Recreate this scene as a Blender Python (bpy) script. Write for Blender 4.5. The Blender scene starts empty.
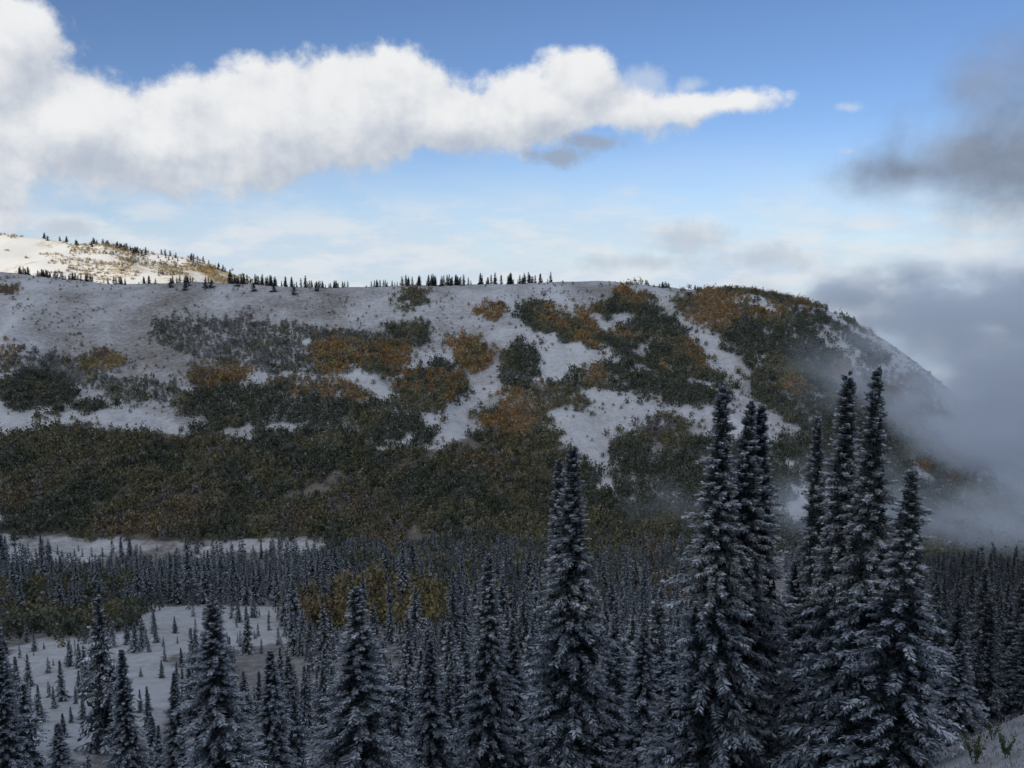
import bpy, bmesh, math, random
import numpy as np
from mathutils import Vector, noise as mnoise
R = math.radians
rng = np.random.default_rng(7)
scene = bpy.context.scene
col = scene.collection

# ------------------------------------------------------------------ camera
PITCH = R(7.3); CP, SP = math.cos(PITCH), math.sin(PITCH); F = 887.0
cam_d = bpy.data.cameras.new('camera'); cam = bpy.data.objects.new('camera', cam_d); col.objects.link(cam)
cam_d.sensor_width = 36; cam_d.lens = 36*F/1024; cam_d.clip_start = .1; cam_d.clip_end = 60000
cam.location = (0, 0, 0); cam.rotation_euler = (R(90)-PITCH, 0, 0)
scene.camera = cam

def ray(px, py):
    X = (px-512)/F; U = (384-py)/F
    return X, CP+U*SP, -SP+U*CP
def at(px, py, Y):
    a, b, c = ray(px, py); return np.array((a/b*Y, Y, c/b*Y))
def proj(x, y, z):
    f = np.maximum(y*CP - z*SP, 1e-3); u = y*SP + z*CP
    return 512+F*x/f, 384-F*u/f

# ------------------------------------------------------------------ noise
TAB = np.random.default_rng(3).random((256, 256))
def vn(x, y):
    xi = np.floor(x).astype(int); yi = np.floor(y).astype(int)
    fx = x-xi; fy = y-yi; fx = fx*fx*(3-2*fx); fy = fy*fy*(3-2*fy)
    a = TAB[xi & 255, yi & 255]; b = TAB[(xi+1) & 255, yi & 255]; c = TAB[xi & 255, (yi+1) & 255]; d = TAB[(xi+1) & 255, (yi+1) & 255]
    return (a*(1-fx)+b*fx)*(1-fy)+(c*(1-fx)+d*fx)*fy
def fbm(x, y, o=4):
    s = 0; A = .5; t = 0
    for k in range(o):
        s = s + A*vn(x*2**k+17.3*k, y*2**k+9.1*k); t += A; A *= .5
    return s/t

# ------------------------------------------------------------------ mesh helpers
def quad_mesh(name, q, tint=None):
    q = np.asarray(q, dtype=np.float32); M = len(q)
    me = bpy.data.meshes.new(name)
    me.vertices.add(M*4); me.vertices.foreach_set('co', q.reshape(-1))
    me.loops.add(M*4); me.loops.foreach_set('vertex_index', np.arange(M*4, dtype=np.int32))
    me.polygons.add(M); me.polygons.foreach_set('loop_start', np.arange(0, M*4, 4, dtype=np.int32))
    me.update(calc_edges=True)
    if tint is not None:
        c = np.ones((M, 4), dtype=np.float32); c[:, :3] = tint
        at_ = me.attributes.new('tint', 'FLOAT_COLOR', 'FACE'); at_.data.foreach_set('color', c.reshape(-1))
    return me
def grid_mesh(name, V, ni, nj):
    me = bpy.data.meshes.new(name)
    idx = np.arange(ni*nj).reshape(ni, nj)
    f = np.stack([idx[:-1, :-1], idx[:-1, 1:], idx[1:, 1:], idx[1:, :-1]], -1).reshape(-1).astype(np.int32)
    me.vertices.add(ni*nj); me.vertices.foreach_set('co', V.astype(np.float32).reshape(-1))
    me.loops.add(len(f)); me.loops.foreach_set('vertex_index', f)
    n = len(f)//4
    me.polygons.add(n); me.polygons.foreach_set('loop_start', np.arange(0, n*4, 4, dtype=np.int32))
    me.polygons.foreach_set('use_smooth', np.ones(n, dtype=bool))
    me.update(calc_edges=True)
    return me
def link(name, me, mat=None, parent=None):
    o = bpy.data.objects.new(name, me); col.objects.link(o)
    if mat and len(me.materials) == 0: me.materials.append(mat)
    if parent: o.parent = parent
    return o
def tag(o, label=None, cat=None, group=None, kind=None):
    if label: o['label'] = label
    if cat: o['category'] = cat
    if group: o['group'] = group
    if kind: o['kind'] = kind
    return o

# ------------------------------------------------------------------ materials
def new_mat(name):
    m = bpy.data.materials.new(name); m.use_nodes = True
    nt = m.node_tree; b = nt.nodes['Principled BSDF']
    b.inputs['Roughness'].default_value = .9; b.inputs['Specular IOR Level'].default_value = .15
    return m, nt, b
def foliage_mat(name):
    m, nt, b = new_mat(name)
    a = nt.nodes.new('ShaderNodeAttribute'); a.attribute_name = 'tint'
    n = nt.nodes.new('ShaderNodeTexNoise'); n.inputs['Scale'].default_value = 3.0
    g = nt.nodes.new('ShaderNodeNewGeometry'); nt.links.new(g.outputs['Position'], n.inputs['Vector'])
    mr = nt.nodes.new('ShaderNodeMapRange'); mr.inputs['To Min'].default_value = .6; mr.inputs['To Max'].default_value = 1.4
    nt.links.new(n.outputs['Fac'], mr.inputs['Value'])
    v = nt.nodes.new('ShaderNodeVectorMath'); v.operation = 'SCALE'
    nt.links.new(a.outputs['Color'], v.inputs[0]); nt.links.new(mr.outputs[0], v.inputs['Scale'])
    nt.links.new(v.outputs[0], b.inputs['Base Color'])
    return m
MF = foliage_mat('frosted_needles'); ML = foliage_mat('shrub_leaves')
def bark_mat():
    m, nt, b = new_mat('bark')
    n = nt.nodes.new('ShaderNodeTexNoise'); n.inputs['Scale'].default_value = 4; n.inputs['Detail'].default_value = 6
    r = nt.nodes.new('ShaderNodeValToRGB'); r.color_ramp.elements[0].color = (.02, .017, .015, 1); r.color_ramp.elements[1].color = (.12, .11, .11, 1)
    nt.links.new(n.outputs['Fac'], r.inputs[0]); nt.links.new(r.outputs[0], b.inputs['Base Color'])
    return m
MB = bark_mat()

def ground_mat(name, snow, grass, grass2, s1, s2, bias, width=.9, w2=.55):
    m, nt, b = new_mat(name); N = nt.nodes.new; L = nt.links.new
    g = N('ShaderNodeNewGeometry')
    a = N('ShaderNodeAttribute'); a.attribute_name = 'cover'
    sep = N('ShaderNodeSeparateColor'); L(a.outputs['Color'], sep.inputs[0])
    n1 = N('ShaderNodeTexNoise'); n1.inputs['Scale'].default_value = s1; n1.inputs['Detail'].default_value = 9; n1.inputs['Roughness'].default_value = .84
    n2 = N('ShaderNodeTexNoise'); n2.inputs['Scale'].default_value = s2; n2.inputs['Detail'].default_value = 5
    n3 = N('ShaderNodeTexNoise'); n3.inputs['Scale'].default_value = s1*.2; n3.inputs['Detail'].default_value = 5
    for n in (n1, n2, n3): L(g.outputs['Position'], n.inputs['Vector'])
    add = N('ShaderNodeMath'); add.operation = 'MULTIPLY_ADD'; L(n1.outputs['Fac'], add.inputs[0]); add.inputs[1].default_value = 1.9
    L(sep.outputs[0], add.inputs[2])
    add2 = N('ShaderNodeMath'); add2.operation = 'MULTIPLY_ADD'; L(n2.outputs['Fac'], add2.inputs[0]); add2.inputs[1].default_value = w2; L(add.outputs[0], add2.inputs[2])
    mr = N('ShaderNodeMapRange'); mr.interpolation_type = 'SMOOTHSTEP'; L(add2.outputs[0], mr.inputs['Value'])
    mr.inputs['From Min'].default_value = bias; mr.inputs['From Max'].default_value = bias+width
    gm = N('ShaderNodeMix'); gm.data_type = 'RGBA'; L(n3.outputs['Fac'], gm.inputs['Factor'])
    gm.inputs[6].default_value = (*grass, 1); gm.inputs[7].default_value = (*grass2, 1)
    mx = N('ShaderNodeMix'); mx.data_type = 'RGBA'; L(mr.outputs[0], mx.inputs['Factor'])
    L(gm.outputs[2], mx.inputs[6]); mx.inputs[7].default_value = (*snow, 1)
    L(mx.outputs[2], b.inputs['Base Color'])
    bp = N('ShaderNodeBump'); bp.inputs['Strength'].default_value = .7; bp.inputs['Distance'].default_value = 1.5
    L(n1.outputs['Fac'], bp.inputs['Height']); L(bp.outputs[0], b.inputs['Normal'])
    return m
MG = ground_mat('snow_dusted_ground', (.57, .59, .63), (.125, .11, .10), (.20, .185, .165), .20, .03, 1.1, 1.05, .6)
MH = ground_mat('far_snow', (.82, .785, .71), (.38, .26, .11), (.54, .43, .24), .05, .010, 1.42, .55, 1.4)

# ------------------------------------------------------------------ terrain
def zz(px, py, Y): return at(px, py, Y)[2]
ROWS = [
 (-60, [(0, 34)], 'z'), (-20, [(0, 10)], 'z'), (0, [(0, -1.8)], 'z'), (8, [(0, -7.5)], 'z'),
 (20, [(-8, -16), (4, -16), (12, -13.6), (20, -11.4)], 'z'),
 (50, [(-30, -35), (16, -34), (23.5, -30), (30.6, -26.5), (40, -22)], 'z'),
 (62, [(-40, -41), (20, -40), (30, -36.5), (38, -33.2), (50, -28)], 'z'),
 (100, [(-80, -64), (30, -64), (60, -56), (90, -52)], 'z'),
 (150, [(0, 748), (512, 752), (1024, 715)], 'p'),
 (220, [(0, 690), (512, 692), (1024, 670)], 'p'),
 (330, [(0, 620), (512, 625), (1024, 615)], 'p'),
 (450, [(0, 582), (512, 582), (1024, 585)], 'p'),
 (600, [(0, 545), (300, 545), (700, 545), (1024, 562)], 'p'),
 (720, [(0, 470), (300, 465), (512, 463), (700, 470), (850, 482), (1024, 540)], 'p'),
 (850, [(0, 405), (300, 400), (512, 400), (700, 400), (850, 415), (950, 455), (1024, 510)], 'p'),
 (1000, [(0, 338), (300, 342), (512, 335), (700, 340), (850, 365), (950, 420), (1024, 480)], 'p'),
 (1200, [(-500, 262), (0, 271), (60, 279), (120, 285), (200, 281), (280, 286), (400, 286), (520, 284), (600, 280), (640, 284), (700, 291),
         (760, 293), (800, 301), (840, 316), (880, 338), (910, 358), (960, 400), (1024, 450), (1400, 520)], 'p'),
 (1400, None, 'd'), (1900, [(0, -420)], 'z'), (3500, [(0, -900)], 'z'), (15000, [(0, -2200)], 'z')]
OFF = 100.0
NS = 460; S = np.linspace(-1.5, 1.5, NS)
tab = []
def blur(a, w):
    k = np.exp(-.5*(np.arange(-3*w, 3*w+1)/w)**2); k /= k.sum()
    return np.convolve(np.pad(a, 3*w, mode='edge'), k, 'valid')
for Y, pts, md in ROWS:
    if md == 'd': row = tab[-1]-28
    else:
        if md == 'p': P = [at(px, py, Y) for px, py in pts]; xs = [p[0] for p in P]; zs = [p[2] for p in P]
        else: xs = [p[0] for p in pts]; zs = [p[1] for p in pts]
        row = np.interp(S*(Y+OFF), xs, zs); row = blur(row, 2 if Y == 1200 else 5)
    tab.append(row)
tab = np.array(tab); KY = np.array([r[0] for r in ROWS], float)
h = np.diff(KY)[:, None]; dl = np.diff(tab, axis=0)/h
m = np.zeros_like(tab); m[0] = dl[0]; m[-1] = dl[-1]
same = dl[:-1]*dl[1:] > 0
w1 = 2*h[1:]+h[:-1]; w2 = h[1:]+2*h[:-1]
with np.errstate(all='ignore'):
    hm = (w1+w2)/(w1/dl[:-1]+w2/dl[1:])
m[1:-1] = np.where(same, hm, 0)
YS = np.concatenate([np.linspace(-60, 0, 13)[:-1], np.linspace(0, 110, 56)[:-1], np.linspace(110, 560, 110)[:-1], np.linspace(560, 1240, 240)[:-1],
                     np.linspace(1240, 1900, 60)[:-1], np.geomspace(1900, 15000, 40)])
k = np.clip(np.searchsorted(KY, YS, side='right')-1, 0, len(KY)-2)
hh = (KY[k+1]-KY[k])[:, None]; t = ((YS-KY[k])[:, None])/hh
Z = (2*t**3-3*t**2+1)*tab[k]+(t**3-2*t**2+t)*hh*m[k]+(-2*t**3+3*t**2)*tab[k+1]+(t**3-t**2)*hh*m[k+1]
XX = S[None, :]*(YS[:, None]+OFF); YY = np.repeat(YS[:, None], NS, 1)
amp = np.interp(YS, [0, 60, 150, 500, 700, 1000, 1180, 1300, 3000], [.3, .6, 1.5, 5, 16, 18, 3, 3, 30])[:, None]
gul = fbm(XX/70+5+.004*YY, YY/190+3, 4)           # folds that run down the slope
Z = Z + amp*(gul-.5)*1.9 + np.interp(YS, [0, 30, 60, 500, 1200], [.15, .5, .6, 1.2, 1.6])[:, None]*(fbm(XX/14, YY/14, 3)-.5)
def ground(x, y):
    x = np.asarray(x, float); y = np.asarray(y, float)
    s = (x/(y+OFF)+1.5)/3.0*(NS-1); s = np.clip(s, 0, NS-1.001); j = s.astype(int); fs = s-j
    i = np.clip(np.searchsorted(YS, y, side='right')-1, 0, len(YS)-2); fy = np.clip((y-YS[i])/(YS[i+1]-YS[i]), 0, 1)
    return (Z[i, j]*(1-fs)+Z[i, j+1]*fs)*(1-fy)+(Z[i+1, j]*(1-fs)+Z[i+1, j+1]*fs)*fy

def inpoly(px, py, poly):
    r = np.zeros(px.shape, bool); n = len(poly)
    for a in range(n):
        x1, y1 = poly[a]; x2, y2 = poly[(a+1) % n]
        if y1 == y2: continue
        c = ((y1 > py) != (y2 > py)) & (px < (x2-x1)*(py-y1)/(y2-y1)+x1)
        r ^= c
    return r
def ell(cx, cy, rx, ry): return [(cx+rx*math.cos(a), cy+ry*math.sin(a)) for a in np.linspace(0, 2*math.pi, 24, endpoint=False)]

MEADOW = [(0, 652), (60, 636), (150, 604), (290, 612), (290, 644), (200, 655), (180, 660), (185, 704), (150, 735), (90, 762), (20, 764), (0, 740)]
STRIP = [(0, 538), (100, 540), (190, 543), (330, 538), (330, 550), (190, 553), (60, 560), (0, 562)]
FOOT = [(0, 438), (60, 425), (130, 432), (200, 430), (300, 450), (440, 450), (480, 430), (550, 435), (575, 470), (620, 505), (680, 520), (760, 560), (720, 590), (600, 598), (400, 588), (330, 570), (325, 536), (200, 541), (100, 538), (0, 534)]
GAPS = [[(676, 312), (700, 318), (735, 355), (748, 392), (725, 388), (700, 352), (672, 325)],
        [(795, 316), (830, 322), (862, 350), (900, 370), (905, 388), (860, 374), (830, 347)],
        [(560, 428), (600, 412), (640, 402), (700, 408), (698, 424), (640, 428), (612, 440), (616, 490), (600, 492), (582, 455)],
        [(435, 405), (470, 385), (500, 385), (478, 405), (465, 432), (440, 428)], [(560, 345), (600, 350), (620, 362), (590, 372), (545, 380), (545, 360)],
        [(0, 402), (70, 415), (120, 405), (205, 428), (190, 437), (130, 432), (60, 424), (0, 436)],
        [(745, 299), (800, 304), (840, 318), (800, 312), (760, 305)], [(235, 372), (300, 375), (380, 380), (378, 398), (300, 380)]]
PX, PY = proj(XX, YY, Z)
wx = 40*(fbm(XX/30+2, YY/30+7, 4)-.5); wy = 22*(fbm(XX/26+12, YY/30+1, 4)-.5)
cover = np.full(Z.shape, .48) + .5*(fbm(XX/60, YY/60, 3)-.5) + .9*(gul-.5)
cover[YY < 90] = .62
infr = (YY > 100) & (YY < 620)
cover[inpoly(PX, PY, FOOT) & (YY > 560)] = -.1
low = (YY > 90) & (YY < 590) & ~inpoly(PX+wx, PY+wy, MEADOW); cover[low] = .12
cover[inpoly(PX+wx, PY+wy, MEADOW) & infr] = .62
cover[inpoly(PX+wx, PY+wy, STRIP) & (YY > 400) & (YY < 800) & (fbm(XX/22, YY/22, 3) > .42)] = .55
for g_ in GAPS: cover[inpoly(PX+wx*.3, PY+wy*.3, g_) & (YY > 560)] = .62
me = grid_mesh('mountain_ground', np.stack([XX, YY, Z], -1), len(YS), NS)
ca = me.attributes.new('cover', 'FLOAT_COLOR', 'POINT')
cc = np.ones((Z.size, 4), np.float32); cc[:, 0] = cover.reshape(-1); ca.data.foreach_set('color', cc.reshape(-1))
tag(link('mountain_ground', me, MG), 'snow-dusted mountain slope and valley floor rising to the long open ridge', 'hillside', kind='structure')

# far sunlit hill
nx, ny = 160, 90
fx = np.linspace(-2600, -250, nx); fy = np.linspace(1750, 3200, ny); FX, FY = np.meshgrid(fx, fy)
sil = np.interp(fx, [at(p, 250, 2300)[0] for p in (-500, 0, 60, 110, 180, 222, 262, 330)],
                [zz(p, q, 2300) for p, q in ((-500, 225), (0, 237), (60, 239), (110, 247), (180, 256), (222, 271), (262, 290), (330, 330))])
sil = blur(sil, 2)
fz = -190+(sil[None, :]+190)*np.interp(FY, [1750, 1950, 2150, 2300, 2450, 3200], [-.2, .45, .82, 1, .9, -.4]) + 36*(fbm(FX/130, FY/160, 4)-.5)
def far_z(x, y):
    i = np.clip((y-1750)/1450*(ny-1), 0, ny-1.001); j = np.clip((x+2600)/2350*(nx-1), 0, nx-1.001)
    return fz[i.astype(int), j.astype(int)]
me = grid_mesh('far_hill', np.stack([FX, FY, fz], -1), ny, nx)
ca = me.attributes.new('cover', 'FLOAT_COLOR', 'POINT'); cc = np.ones((fz.size, 4), np.float32)
FPX, FPY = proj(FX, FY, fz)
cc[:, 0] = (.42+1.3*(fbm(FX/90, FY/90, 3)-.5)-.34*np.clip((FPX-90)/110, -.6, 1)).reshape(-1); ca.data.foreach_set('color', cc.reshape(-1))
tag(link('far_hill', me, MH), 'distant sunlit hill with snow and golden patches behind the ridge at left', 'hill', kind='structure')

# ------------------------------------------------------------------ trees
SNOW = np.array((.58, .635, .72)); NEED = np.array((.024, .037, .044))
def nrm(v): return v/np.maximum(np.linalg.norm(v, axis=-1, keepdims=True), 1e-6)
def fir(H, W, seed, nbr, ntw, ls=1.0, ws=1.0, base=.03, frost=.3, sparse=0.0, pw=.8, core=True):
    g = np.random.default_rng(seed)
    h = np.linspace(base, .985, nbr)+g.normal(0, .005, nbr); h = np.clip(h, base, .992)
    az = np.arange(nbr)*2.39996+g.normal(0, .4, nbr)
    ph = g.random(6)*6.28
    Rb = W/2*np.clip((1-h)*1.12, 0, 1)**pw*np.where(g.random(nbr) < .12, g.uniform(1.0, 1.22, nbr), g.uniform(.6, 1.0, nbr))
    Rb *= (1+.16*np.sin(az+ph[0]+h*9)+.12*np.sin(az*2+ph[4]+h*15)+.10*np.sin(h*31+ph[1])+.09*np.sin(h*67+ph[2]))
    Rb += .16
    if sparse: Rb *= np.where(g.random(nbr) < sparse, .4, 1)
    a = np.interp(h, [0, .6, .9, 1], [.0, .08, .35, .9])+g.normal(0, .10, nbr); b = np.interp(h, [0, 1], [.38, .18])
    tt = (np.linspace(.08, 1, ntw)[None, :]+g.normal(0, .03, (nbr, ntw))).clip(.04, 1.03)
    side = np.where(np.arange(ntw) % 2 == 0, 1, -1)[None, :]*np.ones((nbr, 1))
    e = np.stack([np.cos(az), np.sin(az), 0*az], -1)[:, None, :]; f = np.stack([-np.sin(az), np.cos(az), 0*az], -1)[:, None, :]
    up = np.array((0, 0, 1.))
    Rv = Rb[:, None]
    pos = e*(Rv*tt)[..., None]+up*(h[:, None]*H+Rv*(a[:, None]*tt-b[:, None]*tt**2+.2*np.maximum(tt-.6, 0)))[..., None]
    bf = g.uniform(.6, 1.35, (nbr, 1))
    qs, ts = [], []
    for layer in (0, 1):
        sh = (nbr, ntw)
        th = g.uniform(.35, 1.25, sh); zc = (a[:, None]-1.0*b[:, None]*tt)-g.uniform(-.15, .25, sh)
        if layer: zc = zc-g.uniform(.2, .8, sh); p = pos-up*g.uniform(.02, .09, sh)[..., None]
        else: p = pos+up*g.uniform(-.02, .06, sh)[..., None]
        d = nrm(e*np.cos(th)[..., None]+f*(side*np.sin(th))[..., None]+up*zc[..., None])
        l = ls*(.13*Rv+.14)*g.uniform(.6, 1.3, sh)*(1.2-.55*tt)
        rv = nrm(np.cross(d, up+g.normal(0, .6, sh+(3,))))*(ws*l*g.uniform(.11, .2, sh))[..., None]
        md = p+d*(l*.5)[..., None]; tp = p+d*l[..., None]
        qs.append(np.stack([p, md+rv, tp, md-rv], -2).reshape(-1, 4, 3))
        if layer == 0: s = np.clip(frost*bf*(.08+1.35*tt**1.3)+g.normal(0, .13, sh), 0, 1)
        else: s = np.clip(frost*.42*tt+g.normal(.0, .07, sh), 0, .7)
        s = s.reshape(-1, 1)
        ts.append((NEED*(1-s)+SNOW*s)*g.uniform(.8, 1.15, (len(s), 1)))
    if core:                                        # unfrosted needle-coloured filler quads close to the trunk
        n = nbr*max(ntw//5, 2); hc = g.uniform(base, .97, n); ac = g.uniform(0, 6.28, n)
        rc = W/2*np.clip((1-hc)*1.14, 0, 1)**pw*g.uniform(.05, .6, n)
        c = np.stack([rc*np.cos(ac), rc*np.sin(ac), hc*H-.25*rc], -1)
        u1 = nrm(g.normal(0, 1, (n, 3))); u2 = nrm(np.cross(u1, g.normal(0, 1, (n, 3)))); s_ = (ls*(.12+.10*rc)*g.uniform(.7, 1.5, n))[:, None]
        qs.append(np.stack([c-u1*s_, c-u2*s_*.5, c+u1*s_, c+u2*s_*.5], -2)); ts.append(NEED*g.uniform(.7, 1.4, (n, 1)))
    return np.concatenate(qs), np.concatenate(ts)
def trunk_quads(H, r0, n=7, segs=8, seed=1):
    g = np.random.default_rng(seed); zs = np.linspace(-.06*H, .985*H, segs+1)
    rad = r0*np.clip(1-zs/H, .02, 1.1)
    off = np.cumsum(g.normal(0, .03, (segs+1, 2)), 0)
    an = np.linspace(0, 2*math.pi, n, endpoint=False)
    ring = np.stack([rad[:, None]*np.cos(an)+off[:, :1], rad[:, None]*np.sin(an)+off[:, 1:], np.repeat(zs[:, None], n, 1)], -1)
    nx_ = np.roll(ring, -1, 1)
    return np.stack([ring[:-1], nx_[:-1], nx_[1:], ring[1:]], -2).reshape(-1, 4, 3)
VAR = []
for v in range(7):
    fr = (.54, .60, .52, .60, .56, .62, .68)[v]
    q, tn = fir(26, 6, 100+v, 560, 46, 1.05, 1.0, .02, fr, (.05, .08, .05, .07, .05, .07, .45)[v], (.9, .84, .95, .88, .82, .9, .78)[v])
    cm = quad_mesh('fir_crown', q, tn); cm.materials.append(MF)
    tm = quad_mesh('fir_trunk', trunk_quads(26, .34, seed=v)); tm.materials.append(MB)
    VAR.append((cm, tm))
FORE = [
 (876, 366, 52, 6.8, 0, 'tallest frosted fir of the right-hand cluster with a sharp dark spire'),
 (851, 369, 54, 6.4, 1, 'tall frosted fir directly left of the tallest fir in the right-hand cluster'),
 (828, 415, 57, 5.6, 2, 'narrow frosted fir at the left edge of the right-hand cluster'),
 (909, 468, 48, 6.6, 6, 'sparse snow-laden fir with bare trunk showing, right edge of the right cluster'),
 (720, 383, 56, 7.8, 3, 'broad frosted fir, leftmost of the three tall firs right of centre'),
 (744, 398, 59, 6.8, 4, 'frosted fir in the middle of the three tall firs right of centre'),
 (769, 402, 61, 7.2, 5, 'frosted fir, rightmost of the three tall firs right of centre'),
 (577, 447, 58, 7.6, 0, 'tall dark fir with snowy boughs standing alone at the centre foreground'),
 (561, 456, 60, 5.6, 2, 'slim fir spire close against the left side of the tall centre fir'),
 (486, 553, 68, 5.8, 4, 'slender spire-shaped fir left of the tall centre fir'),
 (356, 588, 62, 8.0, 3, 'broad snowy fir with a blunt top left of centre'),
 (211, 600, 57, 7.0, 1, 'pointed snowy fir standing over the right edge of the snowy meadow'),
 (120, 650, 66, 4.2, 5, 'small pointed snowy fir in front of the snowy meadow'),
 (512, 618, 76, 5.8, 2, 'shorter fir squeezed between the slender spire and the tall centre fir'),
 (428, 640, 74, 5.6, 0, 'short frosted fir right of the broad blunt-topped fir'),
 (644, 612, 82, 6.2, 1, 'short frosted fir between the centre fir and the three tall firs'),
 (58, 722, 60, 3.8, 3, 'low snowy fir near the bottom left corner'),
 (-4, 640, 74, 4.4, 4, 'dark fir cut off by the left edge of the view'),
 (268, 650, 76, 5.8, 5, 'short frosted fir between the pointed fir and the broad blunt-topped fir'),
 (672, 650, 72, 5.8, 2, 'low fir tucked against the left foot of the three tall firs'),
 (800, 560, 66, 6.2, 3, 'shadowed fir in the gap between the two right-hand clusters'),
 (172, 672, 80, 4.2, 0, 'small fir just left of the pointed snowy fir'),
 (962, 640, 74, 5.6, 4, 'shadowed fir right of the sparse snow-laden fir'),
]
fore_px = []
for i, (px, py, Y, W, v, lab) in enumerate(FORE):
    p = at(px, py, Y); gz = float(ground(p[0], p[1])); H = p[2]-gz
    r = bpy.data.objects.new('fir_tree', None); col.objects.link(r); r.empty_display_size = .5
    r.location = (p[0], p[1], gz); r.rotation_euler = (random.Random(i).uniform(-.015, .015), random.Random(i+50).uniform(-.02, .02), i*1.7)
    r.scale = (W/6, W/6, H/26)
    tag(r, lab, 'fir tree', 'large firs in the foreground')
    link('crown', VAR[v][0], None, r); link('trunk', VAR[v][1], None, r)
    fore_px.append((px, p[0], Y, py, W))

# valley forest ----------------------------------------------------
N0 = 30000
cy = np.sqrt(rng.uniform(85**2, 600**2, N0)); cx = rng.uniform(-.66, .66, N0)*cy
cz = ground(cx, cy); bpx, bpy_ = proj(cx, cy, cz)
Ht = rng.uniform(6, 22, N0)*np.interp(cy, [90, 300, 450, 600], [.95, 1, .85, .6])*(.4+1.2*fbm(cx/25+50, cy/25, 2)); Ht *= np.where(rng.random(N0) < .25, .5, 1)
_, mpy = proj(cx, cy, cz+Ht*.6); _, tpy = proj(cx, cy, cz+Ht)
wxx = 40*(fbm(cx/30+2, cy/30+7, 4)-.5); wyy = 22*(fbm(cx/26+12, cy/30+1, 4)-.5)
inm = inpoly(bpx+wxx, bpy_+wyy, MEADOW)
Ht[inm] *= .45; mpy[inm] = proj(cx, cy, cz+Ht*.6)[1][inm]; tpy[inm] = proj(cx, cy, cz+Ht)[1][inm]
keep = np.ones(N0, bool)
keep &= ~(inm & (rng.random(N0) < .91))
keep &= ~(~inm & (inpoly(bpx+wxx*.5, mpy+wyy*.5, MEADOW) | inpoly(bpx+wxx*.5, tpy+10, MEADOW)) & (rng.random(N0) < .94))
keep &= ~((inpoly(bpx, tpy+4, STRIP) | inpoly(bpx, bpy_, STRIP)) & (rng.random(N0) < .78))
BR1 = [(0, 580), (135, 582), (140, 628), (60, 636), (0, 640)]; BR2 = ell(375, 609, 80, 24)
keep &= ~((inpoly(bpx, bpy_, BR1) | inpoly(bpx, mpy, BR1)) & (rng.random(N0) < .88)) & ~((inpoly(bpx, bpy_, BR2) | inpoly(bpx, mpy, BR2)) & (rng.random(N0) < .97))
keep &= (tpy < 766) & (bpx > -60) & (bpx < 1090)
keep &= fbm(cx/36, cy/36, 3) > .35
keep &= ~((cy > 520) & (rng.random(N0) < .5))
order = np.where(keep)[0]; cell = {}; sel = []
for i in order:
    sp = 2.4 + Ht[i]*.10
    kx, ky = int(cx[i]//5), int(cy[i]//5); ok = True
    for a in (-1, 0, 1):
        for b in (-1, 0, 1):
            for j in cell.get((kx+a, ky+b), ()):
                if (cx[i]-cx[j])**2+(cy[i]-cy[j])**2 < sp*sp: ok = False; break
            if not ok: break
        if not ok: break
    if ok and all((cx[i]-fq[1])**2+(cy[i]-fq[2])**2 > 12 for fq in fore_px):
        cell.setdefault((kx, ky), []).append(i); sel.append(i)
sel = np.array(sel); print('valley trees', len(sel))
buf = np.zeros((768, 1024), bool)
def cone(px, top, bot, hw):
    n = 0; y0 = max(int(top), 0); y1 = min(int(bot), 767)
    for y in range(y0, y1+1):
        w_ = hw*(y-top)/max(bot-top, 1); a_ = max(int(px-w_), 0); b_ = min(int(px+w_)+1, 1024)
        if b_ > a_: n += (b_-a_)-int(buf[y, a_:b_].sum()); buf[y, a_:b_] = True
    return n
for px, _, Y, py, W in fore_px: cone(px, py, 800, W*F/Y*.42)
vis = {}
for i in sel[np.argsort(cy[sel])]: vis[i] = cone(bpx[i], tpy[i], bpy_[i], Ht[i]*.16*F/cy[i])
order = np.array(sorted(sel, key=lambda i: -vis[i]))
ind = order[:285]; rest = np.array([i for i in order[285:] if vis[i] > 0]); print('visible rest', len(rest))
MV = []; MVD = []
for v in range(6):
    q, tn = fir(14, 5.6, 300+v, 150, 14, 1.5, 1.5, .02, (.52, .66, .58, .7, .48, .62)[v], .08, (.9, .8, .92, .84, .75, .95)[v])
    tq = trunk_quads(14, .2, 5, 4, v); q = np.concatenate([q, tq]); tn = np.concatenate([tn, np.tile((.04, .035, .03), (len(tq), 1))])
    mm = quad_mesh('valley_fir', q, tn); mm.materials.append(MF); MV.append(mm)
    mm = quad_mesh('shade_tinted_fir', q, tn*.5); mm.materials.append(MF); MVD.append(mm)  # same firs copied darker, shade put into the needle tint
def zone(px):
    if px < 200: return ('frosted fir in the valley forest around the snowy meadow at left', 'valley firs around the meadow')
    if px < 460: return ('frosted fir in the valley forest behind the broad blunt-topped fir', 'valley firs left of centre')
    if px < 690: return ('frosted fir in the valley forest around the tall centre fir', 'valley firs at the centre')
    if px < 930: return ('frosted fir in the valley forest behind the tall right-hand clusters', 'valley firs behind the right clusters')
    return ('shade-tinted fir in the dark forest below the fog at the right edge', 'firs in the dark forest at right')
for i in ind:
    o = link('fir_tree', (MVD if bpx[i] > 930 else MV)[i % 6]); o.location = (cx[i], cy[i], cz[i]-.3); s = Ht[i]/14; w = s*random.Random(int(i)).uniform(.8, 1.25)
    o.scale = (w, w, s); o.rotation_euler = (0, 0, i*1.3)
    lab, grp = zone(bpx[i]); tag(o, lab, 'fir tree', grp)
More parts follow.
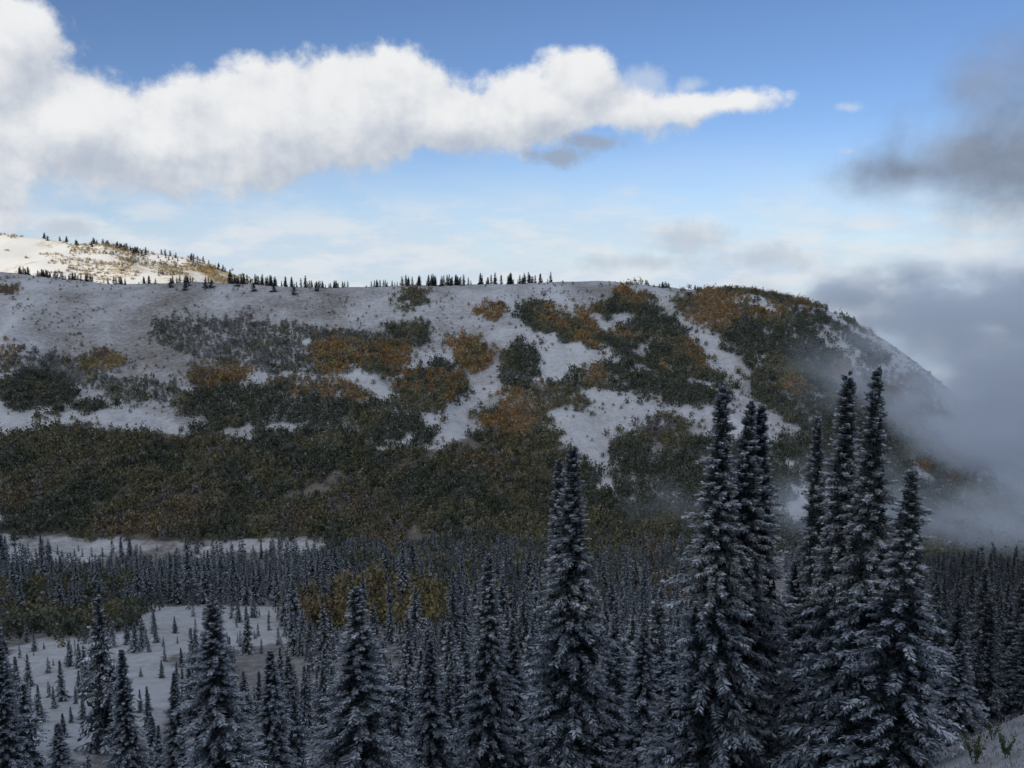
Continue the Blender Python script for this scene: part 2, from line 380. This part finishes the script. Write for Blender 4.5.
def scatter_mesh(vars_, x, y, z, sx, sz, tintmul=None):
    Q, T = [], []; vi = np.arange(len(x)) % len(vars_)
    for v, (q, tn) in enumerate(vars_):
        ids = np.where(vi == v)[0]
        if not len(ids): continue
        a = rng.uniform(0, 6.28, len(ids)); c, s = np.cos(a)[:, None, None], np.sin(a)[:, None, None]
        X = (q[None, ..., 0]*c-q[None, ..., 1]*s)*sx[ids, None, None]+x[ids, None, None]
        Y_ = (q[None, ..., 0]*s+q[None, ..., 1]*c)*sx[ids, None, None]+y[ids, None, None]
        Z_ = q[None, ..., 2]*sz[ids, None, None]+z[ids, None, None]
        Q.append(np.stack([X, Y_, Z_], -1).reshape(-1, 4, 3))
        T.append((tn[None]*tintmul[ids].reshape(len(ids), 1, -1)).reshape(-1, 3))
    return np.concatenate(Q), np.concatenate(T)
def shade(ids):
    px = bpx[ids]; return (rng.uniform(.7, 1.25, len(ids))*np.interp(px, [900, 950], [1, .5]))[:, None]  # random tint, darkened as shade towards the right edge
# frost and evened tints on the far, tiny trees stand in for haze
fs_ = (.50, .66, .56, .74, .44, .60)
def soften(qt, k_=.5):
    q, tn = qt; return q, tn*(1-k_)+tn.mean(0)[None]*k_
lodA = [soften(fir(14, 5.6, 500+v, 40, 6, 2.5, 1.9, .03, fs_[v], 0, .82), .25) for v in range(6)]
lodB = [soften(fir(14, 5.6, 600+v, 28, 4, 3.2, 2.2, .03, fs_[v], 0, .82), .45) for v in range(6)]
near = rest[cy[rest] < 300]; far = rest[cy[rest] >= 300]
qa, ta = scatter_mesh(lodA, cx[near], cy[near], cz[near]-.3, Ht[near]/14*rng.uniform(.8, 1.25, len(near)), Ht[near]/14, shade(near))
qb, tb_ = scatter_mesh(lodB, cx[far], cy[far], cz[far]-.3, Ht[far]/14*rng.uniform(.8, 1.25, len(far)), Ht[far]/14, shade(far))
tag(link('conifer_forest', quad_mesh('conifer_forest', np.concatenate([qa, qb]), np.concatenate([ta, tb_])), MF), 'dense frosted conifer forest covering the valley floor below the hillside', 'forest', kind='stuff')

# ridge conifers ----------------------------------------------------
RV = []
for v in range(4):
    q, tn = fir(10, 4.2, 700+v, 34, 6, 2.6, 2.3, .03, .04, 0, .65); mm = quad_mesh('ridge_conifer', q, tn*.6); mm.materials.append(MF); RV.append(mm)
def ridge_tree(px, Y, H, lab, grp, wide=1.0, hf=ground):
    x = (px-512)/F*Y
    o = link('ridge_conifer', RV[random.randrange(4)]); o.location = (x, Y, float(hf(np.array(x), np.array(Y)))-.3)
    o.scale = (H/10*wide, H/10*wide, H/10); o.rotation_euler = (0, 0, random.random()*6); tag(o, lab, 'conifer', grp)
random.seed(5)
for px in np.concatenate([rng.uniform(228, 350, 84), rng.uniform(372, 398, 14), rng.uniform(402, 472, 52), rng.uniform(480, 552, 44)]):
    ridge_tree(px, rng.uniform(1188, 1215), rng.uniform(6, 16) if px > 400 or px < 310 else rng.uniform(5, 10), 'small dark conifer in the row along the skyline of the ridge', 'skyline conifers on the middle ridge')
for px in np.concatenate([rng.uniform(642, 670, 12), rng.uniform(690, 850, 22)]):
    ridge_tree(px, rng.uniform(1170, 1205), rng.uniform(4, 9), 'small dark conifer on the right end of the ridge skyline', 'skyline conifers on the right ridge', 1.7)
for px in np.concatenate([rng.uniform(22, 100, 42), rng.uniform(110, 215, 24)]):
    ridge_tree(px, rng.uniform(1190, 1212), rng.uniform(6, 11), 'small dark conifer on the left ridge below the sunlit hill', 'skyline conifers on the left ridge', 1.2)
for n_, (px, Y) in enumerate(((173, 1165), (190, 1168), (207, 1155), (213, 1160), (255, 1150), (275, 1148), (295, 1140), (187, 1150), (240, 1172), (318, 1165))):
    ridge_tree(px, Y, 12, 'round dark conifer standing alone on open snow below the left ridge', 'lone conifers on the open slope', 1.8)
for px in np.concatenate([rng.uniform(50, 130, 24), rng.uniform(120, 235, 44)]):
    ridge_tree(px, rng.uniform(2270, 2330), rng.uniform(9, 17), 'tiny dark conifer along the top of the far sunlit hill', 'conifers on the far sunlit hill', 1.5, far_z)

# ------------------------------------------------------------------ thickets on the hillside
DG = (.066, .078, .050); OL = (.128, .122, .062); GS = (.14, .135, .125); OR = (.27, .165, .058); BR = (.175, .135, .075); YE = (.29, .215, .085); FRO = np.array((.40, .41, .43))
def crown_var(seed, K, size):
    g = np.random.default_rng(seed)
    d = nrm(g.normal(0, 1, (K, 3))); r = g.random(K)**.4
    lump = 1+.3*np.sin(d[:, 0]*4+seed)+.25*np.sin(d[:, 1]*5+seed*2)
    c = d*r[:, None]*lump[:, None]*np.array((.5, .5, .55)); c[:, 2] += .5
    a = nrm(g.normal(0, 1, (K, 3))); b = nrm(np.cross(a, g.normal(0, 1, (K, 3)))); s = (size*g.uniform(.5, 1.3, K))[:, None]
    q = np.stack([c-a*s, c-b*s*.7, c+a*s, c+b*s*.7], -2)
    tn = np.ones((K, 3))*g.uniform(.78, 1.22, (K, 1))
    return q, tn
CV = [crown_var(900+v, 84, .108) for v in range(8)]
TH = [
 ('aspen_grove', 'small olive clump alone on snow just below the skyline', [ell(412, 300, 11, 9)], [(OL, .7), (BR, .3)], 4, 7, None),
 ('aspen_grove', 'small rust clump alone on snow above the centre slope', [ell(490, 312, 13, 7)], [(OR, .8), (BR, .2)], 4, 7, None),
 ('aspen_grove', 'rust orange clump on the skyline right of centre', [ell(626, 297, 11, 8)], [(OR, .8), (BR, .2)], 4, 8, None),
 ('aspen_grove', 'round amber clump above the snow gap in mid slope', [ell(469, 357, 18, 14)], [(OR, .6), (YE, .2), (OL, .2)], 4, 8, None),
 ('aspen_grove', 'round dark green clump beside the snow gap in mid slope', [ell(520, 368, 22, 22)], [(DG, .8), (OL, .2)], 4, 8, None),
 ('aspen_grove', 'amber clump, left one of the two at the end of the grey scrub', [ell(334, 358, 24, 18)], [(OR, .5), (YE, .2), (BR, .3)], 4, 8, None),
 ('aspen_grove', 'amber clump, right one of the two at the end of the grey scrub', [ell(386, 359, 26, 18)], [(OR, .6), (OL, .4)], 4, 8, None),
 ('aspen_grove', 'dark olive clump above the right amber clump', [ell(411, 331, 20, 10)], [(DG, .5), (OL, .5)], 4, 7, None),
 ('aspen_grove', 'ochre clump on open snow near the left edge', [ell(100, 362, 20, 9)], [(YE, .6), (BR, .4)], 4, 6, None),
 ('aspen_grove', 'rust clump touching the left edge below the ridge', [ell(4, 291, 14, 5), ell(4, 355, 14, 8)], [(BR, .7), (OR, .3)], 4, 6, None),
 ('aspen_grove', 'pale olive clump in the snow beside the dark lower thicket at right', [ell(671, 432, 27, 16)], [(OL, .6), (GS, .4)], 4, 7, None),
 ('aspen_grove', 'rust and brown grove left of the amber row', [ell(219, 376, 28, 13)], [(OR, .5), (BR, .5)], 4, 7, None),
 ('aspen_grove', 'long low rust row above the dark band', [ell(298, 387, 34, 8), ell(345, 395, 27, 9)], [(OR, .4), (BR, .6)], 4, 6, None),
 ('aspen_grove', 'olive and orange grove on the snow slope left of the round dark clump', [[(393, 408), (405, 376), (440, 362), (466, 376), (466, 402), (430, 414)]], [(OL, .5), (OR, .3), (DG, .2)], 4, 8, None),
 ('autumn_thicket', 'rusty orange thicket over the lower centre slope', [ell(545, 402, 42, 15), [(480, 410), (520, 395), (560, 415), (540, 440), (490, 440)]], [(OR, .45), (BR, .2), (OL, .35)], 4.5, 7, 'stuff'),
 ('autumn_thicket', 'orange thicket along the top right of the slope', [ell(712, 314, 34, 18), ell(640, 300, 8, 6), ell(745, 292, 50, 4)], [(OR, .5), (BR, .35), (OL, .15)], 4.2, 6.5, 'stuff'),
 ('autumn_thicket', 'rust thicket on the shoulder where the hill meets the fog', [ell(905, 398, 26, 22), ell(945, 440, 30, 22), ell(810, 300, 40, 6)], [(OR, .3), (BR, .4), (DG, .3)], 4.5, 7, 'stuff'),
 ('grey_scrub', 'grey frosted scrub band across the upper left slope', [[(150, 322), (200, 316), (260, 322), (330, 330), (400, 332), (400, 350), (360, 362), (330, 376), (280, 375), (220, 358), (165, 348)]], [(GS, .4), (DG, .42), (OL, .18)], 4.3, 5.5, 'stuff'),
 ('evergreen_thicket', 'dark green thicket across the upper centre slope', [[(515, 308), (545, 303), (575, 318), (600, 308), (622, 300), (650, 308), (690, 335), (722, 368), (732, 400), (700, 408), (640, 398), (590, 390), (540, 390), (590, 372), (620, 358), (600, 345), (560, 338), (530, 330)]], [(DG, .55), (OL, .25), (BR, .08), (OR, .12)], 4.4, 8, 'stuff'),
 ('evergreen_thicket', 'dark green thicket running down the right shoulder', [[(682, 300), (730, 300), (760, 308), (805, 308), (845, 325), (875, 350), (900, 375), (935, 420), (985, 470), (960, 490), (860, 480), (800, 430), (760, 395), (738, 362), (705, 325)]], [(DG, .66), (OL, .24), (OR, .10)], 4.4, 8, 'stuff'),
 ('evergreen_thicket', 'dark green thicket low on the slope right of centre', [[(592, 445), (610, 424), (640, 440), (655, 465), (700, 440), (735, 450), (800, 440), (850, 470), (1060, 500), (1060, 575), (800, 560), (700, 535), (650, 512), (618, 490)]], [(DG, .68), (OL, .32)], 4.6, 8, 'stuff'),
 ('evergreen_thicket', 'dark clump of evergreens at the left edge of the slope', [ell(36, 396, 37, 22), ell(95, 411, 18, 7)], [(DG, .8), (OL, .2)], 4.4, 8, 'stuff'),
 ('grey_scrub', 'olive grey scrub at the left edge above the dark clump', [[(0, 362), (30, 352), (80, 365), (110, 378), (190, 392), (170, 402), (110, 398), (70, 388), (0, 378)]], [(GS, .35), (OL, .4), (DG, .25)], 5, 6, 'stuff'),
 ('evergreen_thicket', 'long dark evergreen band across the left middle slope', [[(165, 402), (230, 386), (300, 398), (380, 406), (440, 428), (455, 450), (420, 482), (300, 474), (215, 440), (190, 425)]], [(DG, .82), (OL, .18)], 4.4, 8, 'stuff'),
 ('olive_thicket', 'broad olive green thicket covering the foot of the hillside', [FOOT], [(DG, .36), (OL, .48), (GS, .07), (BR, .09)], 4.3, 8, 'stuff'),
 ('olive_thicket', 'dark green brush behind the snowy meadow at left', [BR1], [(DG, .75), (OL, .25)], 3.4, 6, 'stuff'),
 ('autumn_thicket', 'olive brown brush among the valley firs left of centre', [BR2, ell(510, 598, 30, 10)], [((.14, .12, .05), .7), (BR, .3)], 3.2, 8, 'stuff'),
]
NT = 120000
ty = np.concatenate([np.sqrt(rng.uniform(540**2, 1225**2, NT)), np.sqrt(rng.uniform(250**2, 540**2, 20000))]); tx = rng.uniform(-.72, .66, len(ty))*ty
tz = ground(tx, ty); tpx, tpy2 = proj(tx, ty, tz)
wob = (fbm(tx/22, ty/22, 3)-.5); tpxw = tpx+26*wob; tpyw = tpy2+16*(fbm(tx/25+40, ty/25, 3)-.5)
loose = np.where(rng.random(len(ty)) < .2, 7.0, 2.0)
tpxw = tpxw+rng.normal(0, 1, len(ty))*loose; tpyw = tpyw+rng.normal(0, .6, len(ty))*loose
snowgap = fbm(tx/34+9, ty/34+4, 3)
gap = np.zeros(len(ty), bool)
for g_ in GAPS: gap |= inpoly(tpxw, tpyw-3, g_)
gap &= (ty > 560) & (rng.random(len(ty)) < .95)
used = np.zeros(len(ty), bool); ntot = 0
def grow(nm, lab, ids, sp, cs, pal, kind, x, y, z):
    global ntot
    kept = []; cell = {}
    for i in ids:
        kx, ky = int(x[i]//sp), int(y[i]//sp)
        if all((x[i]-x[j])**2+(y[i]-y[j])**2 > (sp*.72)**2 for a in (-1, 0, 1) for b in (-1, 0, 1) for j in cell.get((kx+a, ky+b), ())):
            cell.setdefault((kx, ky), []).append(i); kept.append(i)
    ids = np.array(kept, int)
    if len(ids) == 0: print('EMPTY', lab); return
    nz = fbm(x[ids]/42+3, y[ids]/42+8, 3)+.12*rng.random(len(ids)); u = np.argsort(np.argsort(nz))/len(ids)
    cw = np.cumsum([w for _, w in pal]); ci = np.clip(np.searchsorted(cw, u*cw[-1]), 0, len(pal)-1)
    colr = np.array([c for c, _ in pal])[ci]*rng.uniform(.8, 1.2, (len(ids), 1))
    greyish = nm == 'grey_scrub' or nm == 'scattered_shrubs'
    fs = np.clip(rng.normal(.06, .06, (len(ids), 1)), 0, .4)*(2.0 if greyish else .9)
    colr = colr*(1-fs)+FRO*fs
    d = cs*rng.uniform(.5, 1.2, len(ids)); hgt = d*rng.uniform(.9, 1.4, len(ids))
    q, tn = scatter_mesh(CV, x[ids], y[ids], z[ids]-.12*d, d, hgt, colr)
    up_ = rng.random(len(tn)) < (.12 if greyish else .05)
    tn[up_] = tn[up_]*.5+FRO*.3
    o = link(nm, quad_mesh(nm, q, tn), ML); ntot += len(ids)
    tag(o, lab, 'thicket' if kind else 'grove', kind=kind)
for (nm, lab, polys, pal, sp, cs, kind) in TH:
    mk = np.zeros(len(ty), bool)
    for p in polys: mk |= inpoly(tpxw, tpyw, p)
    mk &= ~used
    if kind == 'stuff': mk &= (snowgap > (.24 if 'foot of the' in lab else .28)) & ~gap
    if 'foot of the hillside' in lab or 'long dark' in lab: mk &= ~(inpoly(tpx, tpy2-4, STRIP) & (rng.random(len(ty)) < .9))
    used |= mk
    grow(nm, lab, np.where(mk)[0], sp, cs, pal, kind, tx, ty, tz)
dens_ = np.interp(tpy2, [285, 310, 360, 420], [.012, .02, .035, .045])*np.interp(fbm(tx/45+31, ty/45+2, 3), [.42, .62], [.15, 3.0])
mk = ~used & ~gap & (ty > 640) & (ty < 1190) & (rng.random(len(ty)) < dens_) & ~inpoly(tpx, tpy2-4, STRIP)
grow('scattered_shrubs', 'low shrubs scattered over the open snow between the thickets', np.where(mk)[0], 3, 3.0, [(GS, .5), (BR, .2), (DG, .2), (OL, .1)], 'stuff', tx, ty, tz)
# golden groves on the far hill
fy_ = rng.uniform(1950, 2320, 9000); fx_ = rng.uniform(-.6, -.28, 9000)*fy_; fz_ = far_z(fx_, fy_); fpx, fpy = proj(fx_, fy_, fz_)
mk = (fbm(fx_/60, fy_/40, 3)+rng.normal(0, .03, 9000) > np.interp(fpx, [0, 60, 120, 230], [.72, .63, .55, .51]))
grow('autumn_thicket', 'golden autumn thicket on the distant sunlit hill', np.where(mk)[0], 6, 7, [((.36, .25, .10), .6), ((.22, .16, .08), .3), (OL, .1)], 'stuff', fx_, fy_, fz_)
print('crowns', ntot)
# grass poking through the thin snow of the near slope
ng = 700; gy = rng.uniform(26, 62, ng); gx = gy*rng.uniform(.38, .62, ng); gz_ = ground(gx, gy)
base_ = np.stack([gx, gy, gz_], -1)[:, None, :]+np.concatenate([rng.normal(0, .16, (ng, 9, 2)), np.zeros((ng, 9, 1))], -1)
tipv = np.concatenate([rng.normal(0, .10, (ng, 9, 2)), rng.uniform(.08, .26, (ng, 9, 1))], -1)
wv = np.zeros((ng, 9, 3)); wv[..., 0] = .014
gq = np.stack([base_-wv, base_+wv, base_+tipv+wv*.2, base_+tipv-wv*.2], -2).reshape(-1, 4, 3)
gt = np.array((.17, .155, .11))*rng.uniform(.5, 1.4, (len(gq), 1)); fr_ = rng.random(len(gq)) < .4; gt[fr_] = (.42, .44, .48)
tag(link('grass', quad_mesh('grass', gq, gt), ML), 'dry grass poking through thin snow on the near slope at bottom right', 'grass', kind='stuff')

# ------------------------------------------------------------------ little plants, bottom right
def sapling(px, py, Y, h, lab):
    p = at(px, py, Y); gz = float(ground(p[0], p[1]))
    r = bpy.data.objects.new('sapling', None); col.objects.link(r); r.location = (p[0], p[1], gz); tag(r, lab, 'plant', 'small plants on the near slope')
    g = np.random.default_rng(int(px)); qs = []; st = []
    for s in range(12):
        az = g.uniform(0, 6.28); ln = h*g.uniform(.6, 1.1); tip = np.array((math.cos(az)*ln*.35, math.sin(az)*ln*.35, ln))
        w = .012; st.append([(-w, 0, -.1), (w, 0, -.1), tuple(tip+(w*.5, 0, 0)), tuple(tip-(w*.5, 0, 0))])
        for k_ in range(18):
            c = tip*g.uniform(.3, 1.05); a = nrm(g.normal(0, 1, 3)+(0, 0, .6)); b = nrm(np.cross(a, g.normal(0, 1, 3))); l = g.uniform(.10, .18)*h/1.2
            qs.append([c, c+a*l*.5+b*l*.3, c+a*l, c+a*l*.5-b*l*.3])
    qs = np.array(qs); link('leaves', quad_mesh('leaves', qs, np.array((.10, .125, .065))*g.uniform(.6, 1.5, (len(qs), 1))), ML, r)
    link('stems', quad_mesh('stems', np.array(st, float)), MB, r)
sapling(974, 760, 38, 1.4, 'small green leafy plant on the snowy slope at the bottom right')
sapling(1006, 762, 36, 1.1, 'lower leafy plant nearest the bottom right corner')
sapling(992, 742, 46, .9, 'tiny leafy plant up the snowy slope above the other two at right')

# ------------------------------------------------------------------ fog banks (volumes with added glow)
def fog(name, c, rad, dens, seed, lab, scale=.006, glow=(.078, .095, .128), lift=.9, nz=2.4, step=.7, soft=1.1, edge=.5):
    bm = bmesh.new(); bmesh.ops.create_icosphere(bm, subdivisions=4, radius=1)
    for v in bm.verts:
        n = mnoise.fractal(v.co*1.8+Vector((seed, 0, 0)), 1, 2, 4); v.co *= 1.0+.12*n
    me = bpy.data.meshes.new(name); bm.to_mesh(me); bm.free()
    m = bpy.data.materials.new(name); m.use_nodes = True; nt = m.node_tree; N = nt.nodes.new; L = nt.links.new
    nt.nodes.remove(nt.nodes['Principled BSDF']); out = nt.nodes['Material Output']
    tc = N('ShaderNodeTexCoord'); ln = N('ShaderNodeVectorMath'); ln.operation = 'LENGTH'; L(tc.outputs['Object'], ln.inputs[0])
    g = N('ShaderNodeNewGeometry'); no = N('ShaderNodeTexNoise'); no.inputs['Scale'].default_value = scale; no.inputs['Detail'].default_value = 5; no.inputs['Roughness'].default_value = .62
    st = N('ShaderNodeVectorMath'); st.operation = 'MULTIPLY'; L(g.outputs['Position'], st.inputs[0]); st.inputs[1].default_value = (1, 1, 1.6)
    L(st.outputs[0], no.inputs['Vector'])
    a = N('ShaderNodeMath'); a.operation = 'MULTIPLY_ADD'; L(no.outputs['Fac'], a.inputs[0]); a.inputs[1].default_value = nz; a.inputs[2].default_value = lift-nz/2
    b = N('ShaderNodeMath'); b.operation = 'SUBTRACT'; L(a.outputs[0], b.inputs[0]); L(ln.outputs['Value'], b.inputs[1])
    mr = N('ShaderNodeMapRange'); mr.interpolation_type = 'SMOOTHSTEP'; L(b.outputs[0], mr.inputs['Value']); mr.inputs['From Min'].default_value = -.05; mr.inputs['From Max'].default_value = soft
    mr.inputs['To Max'].default_value = dens
    ed = N('ShaderNodeMapRange'); ed.interpolation_type = 'SMOOTHSTEP'; L(ln.outputs['Value'], ed.inputs['Value']); ed.inputs['From Min'].default_value = 1.0; ed.inputs['From Max'].default_value = edge
    mu = N('ShaderNodeMath'); mu.operation = 'MULTIPLY'; L(mr.outputs[0], mu.inputs[0]); L(ed.outputs[0], mu.inputs[1])
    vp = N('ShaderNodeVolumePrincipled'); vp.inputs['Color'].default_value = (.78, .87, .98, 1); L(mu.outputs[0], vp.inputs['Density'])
    vp.inputs['Emission Color'].default_value = (*glow, 1); L(mu.outputs[0], vp.inputs['Emission Strength']); L(vp.outputs[0], out.inputs['Volume'])  # added faint emission lightens the fog in place of repeated scattering
    try: m.cycles.volume_step_rate = step
    except Exception as e: print(e)
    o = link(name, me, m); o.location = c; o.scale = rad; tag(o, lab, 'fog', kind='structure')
    return o
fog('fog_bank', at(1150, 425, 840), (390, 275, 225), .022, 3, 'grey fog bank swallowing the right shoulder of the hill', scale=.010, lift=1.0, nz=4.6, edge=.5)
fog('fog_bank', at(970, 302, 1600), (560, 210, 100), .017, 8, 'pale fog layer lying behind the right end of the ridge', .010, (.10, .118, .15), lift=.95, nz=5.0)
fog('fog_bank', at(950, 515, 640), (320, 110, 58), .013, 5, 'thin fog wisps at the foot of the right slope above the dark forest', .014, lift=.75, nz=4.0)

# ------------------------------------------------------------------ sun, unseen shading cover, sky
EL = R(22); hy = math.hypot(.55, .835); tosun = Vector((-.55*math.cos(EL)/hy, -.835*math.cos(EL)/hy, math.sin(EL)))
sd = bpy.data.lights.new('sun', 'SUN'); sd.energy = 3.2; sd.angle = R(.53); sd.color = (1, .95, .86)
sun = bpy.data.objects.new('sun', sd); col.objects.link(sun); sun.rotation_euler = (-tosun).to_track_quat('-Z', 'Y').to_euler()
bm = bmesh.new(); bmesh.ops.create_icosphere(bm, subdivisions=5, radius=1)  # mesh behind and above the camera, out of view, added to shade near land
for v in bm.verts:
    n = mnoise.fractal(v.co*2.2, 1, 2, 5); v.co *= 1.0+.15*n
    if v.co.z < 0: v.co.z *= .4
me = bpy.data.meshes.new('shade_cloud'); bm.to_mesh(me); bm.free()
for p in me.polygons: p.use_smooth = True
mc, nt, b = new_mat('cloud_white'); n = nt.nodes.new('ShaderNodeTexNoise'); n.inputs['Scale'].default_value = 3
r_ = nt.nodes.new('ShaderNodeValToRGB'); r_.color_ramp.elements[0].color = (.8, .8, .82, 1); r_.color_ramp.elements[1].color = (.92, .92, .92, 1)
nt.links.new(n.outputs['Fac'], r_.inputs[0]); nt.links.new(r_.outputs[0], b.inputs['Base Color'])
tb = nt.nodes.new('ShaderNodeBsdfTransparent'); mxs = nt.nodes.new('ShaderNodeMixShader'); mxs.inputs[0].default_value = .42
nt.links.new(b.outputs[0], mxs.inputs[1]); nt.links.new(tb.outputs[0], mxs.inputs[2]); nt.links.new(mxs.outputs[0], nt.nodes['Material Output'].inputs['Surface'])
o = link('shade_cloud', me, mc); o.location = (-1000, -780, 720); o.scale = (1300, 980, 130); tag(o, 'unseen thin overcast layer added above to shade the near slopes', 'shade_cloud', kind='structure')

w = bpy.data.worlds.new('World'); scene.world = w; w.use_nodes = True
nt = w.node_tree; N = nt.nodes.new; L = nt.links.new
bg = nt.nodes['Background']; STR = .1; bg.inputs['Strength'].default_value = STR
sky = N('ShaderNodeTexSky'); sky.sky_type = 'NISHITA'; sky.sun_disc = False; sky.sun_elevation = EL; sky.sun_rotation = math.atan2(tosun.x, tosun.y) % (2*math.pi)
sky.altitude = 2500; sky.air_density = 1.0; sky.dust_density = .6; sky.ozone_density = 2.0
def MT(op, a, b=None, c=None):
    n = N('ShaderNodeMath'); n.operation = op
    for k_, v in enumerate((a, b, c)):
        if v is None: continue
        if isinstance(v, (int, float)): n.inputs[k_].default_value = v
        else: L(v, n.inputs[k_])
    return n.outputs[0]
def VM(op, a, b=None):
    n = N('ShaderNodeVectorMath'); n.operation = op
    for k_, v in enumerate((a, b)):
        if v is None: continue
        if isinstance(v, tuple): n.inputs[k_].default_value = v
        else: L(v, n.inputs[k_])
    return n.outputs['Value'] if op == 'LENGTH' else n.outputs[0]
def SS(v, a, b, lo=0, hi=1):
    n = N('ShaderNodeMapRange'); n.interpolation_type = 'SMOOTHSTEP'; L(v, n.inputs['Value'])
    for k_, x in zip(('From Min', 'From Max', 'To Min', 'To Max'), (a, b, lo, hi)): n.inputs[k_].default_value = x
    return n.outputs[0]
def MIX(f, a, b):
    n = N('ShaderNodeMix'); n.data_type = 'RGBA'
    if isinstance(f, float): n.inputs['Factor'].default_value = f
    else: L(f, n.inputs['Factor'])
    for k_, v in ((6, a), (7, b)):
        if isinstance(v, tuple): n.inputs[k_].default_value = (*[x/STR for x in v], 1)
        else: L(v, n.inputs[k_])
    return n.outputs[2]
def NOI(v, sc, det=7, ro=.55):
    n = N('ShaderNodeTexNoise'); n.inputs['Scale'].default_value = sc; n.inputs['Detail'].default_value = det; n.inputs['Roughness'].default_value = ro
    L(v, n.inputs['Vector']); return n.outputs['Fac']
tc = N('ShaderNodeTexCoord'); sx = N('ShaderNodeSeparateXYZ'); L(tc.outputs['Generated'], sx.inputs[0])
az = MT('ARCTAN2', sx.outputs[0], sx.outputs[1]); el = MT('ARCSINE', sx.outputs[2])
cb = N('ShaderNodeCombineXYZ'); L(az, cb.inputs[0]); L(el, cb.inputs[1]); P = cb.outputs[0]
def ae(px, py):
    v = Vector(ray(px, py)).normalized(); return math.atan2(v.x, v.y), math.asin(v.z)
def blobs(p, lst, sm=.25):
    cur = None
    for bl in lst:
        px, py, rx, ry = bl[:4]; wt = bl[4] if len(bl) > 4 else 1.0
        a, e = ae(px, py)
        d = VM('LENGTH', VM('MULTIPLY', VM('SUBTRACT', p, (a, e, 0)), (F/rx, F/ry, 0)))
        v = MT('MULTIPLY', MT('SUBTRACT', 1.0, d), wt)
        cur = v if cur is None else MT('SMOOTH_MAX', cur, v, sm)
    return cur
MAIN = [(-60, 60, 120, 72), (8, 38, 54, 44, .9), (70, 128, 108, 60), (170, 142, 108, 50, .9), (270, 122, 94, 66), (365, 108, 96, 62), (450, 120, 98, 40, .85), (535, 108, 82, 42, .85),
        (576, 80, 42, 36, .8), (625, 113, 72, 23, .5), (675, 107, 80, 18, .48), (728, 102, 56, 13, .45), (200, 165, 130, 28, .55), (-200, 130, 200, 95)]
def dens(p):
    n1 = NOI(p, 12, 10, .60)
    return MT('MULTIPLY_ADD', MT('SUBTRACT', n1, .5), 1.45, blobs(p, MAIN, .25))
d0 = dens(P); d1 = dens(VM('ADD', P, (-.012, .022, 0)))
al = SS(d0, -.03, .27)
n9 = NOI(P, 14, 9, .6)
lit = MT('ADD', MT('ADD', .62, MT('MULTIPLY', MT('SUBTRACT', d0, d1), .85)), MT('MULTIPLY', MT('SUBTRACT', n9, .5), .75)); lit = SS(lit, .0, 1.05)
ccol = MIX(lit, (.44, .50, .60), (.86, .87, .88))
skyc = VM('MULTIPLY', sky.outputs[0], (.86, .94, 1.10))
pn = VM('MULTIPLY', P, (1, 3.2, 0))
hz = MT('MULTIPLY', SS(el, .17, -.01), SS(NOI(pn, 6, 6), .25, .6, .5, 1.0))
base = MIX(hz, skyc, (.58, .69, .82))
hc = MT('MULTIPLY', MT('MULTIPLY', SS(el, .10, .03), SS(NOI(pn, 11, 7, .6), .42, .62)), .8)
base = MIX(hc, base, (.75, .79, .83))
wisp = MT('MULTIPLY', SS(MT('MULTIPLY_ADD', MT('SUBTRACT', NOI(P, 22, 7, .6), .5), 2.2, blobs(P, [(848, 107, 16, 8), (848, 151, 16, 7), (628, 192, 18, 12), (70, 228, 40, 14), (160, 212, 30, 12), (640, 85, 40, 20), (690, 85, 20, 12)])), .1, .9), .55)
base = MIX(wisp, base, (.66, .72, .80))
wg = MT('MULTIPLY', SS(MT('MULTIPLY_ADD', MT('SUBTRACT', NOI(P, 18, 8, .62), .5), 2.6, blobs(P, [(690, 240, 55, 22), (640, 262, 80, 12), (760, 258, 60, 16), (70, 228, 34, 10)])), .0, .9), .6)
base = MIX(wg, base, (.47, .53, .62))
base = MIX(al, base, ccol)
gw = MT('MULTIPLY', SS(MT('MULTIPLY_ADD', MT('SUBTRACT', NOI(P, 22, 8, .64), .5), 2.4, blobs(P, [(558, 157, 42, 13), (600, 142, 40, 12)])), .0, .8), .85)
base = MIX(gw, base, (.32, .38, .48))
dk = SS(MT('MULTIPLY_ADD', MT('SUBTRACT', NOI(P, 9, 9, .58), .5), 1.5, blobs(P, [(1045, 145, 130, 100), (985, 155, 85, 48), (905, 172, 80, 28, .75), (1100, 90, 120, 100)])), -.1, .85)
dkc = MIX(SS(NOI(P, 12, 7, .55), .3, .7), (.175, .21, .28), (.28, .32, .40))
base = MIX(MT('MULTIPLY', dk, .94), base, dkc)
over = MT('MULTIPLY', SS(el, .36, .62), SS(NOI(tc.outputs['Generated'], 3.0, 6), .32, .55))
base = MIX(over, base, (.66, .69, .74))
L(base, bg.inputs['Color'])

scene.view_settings.view_transform = 'Standard'; scene.view_settings.look = 'None'; scene.view_settings.exposure = 0
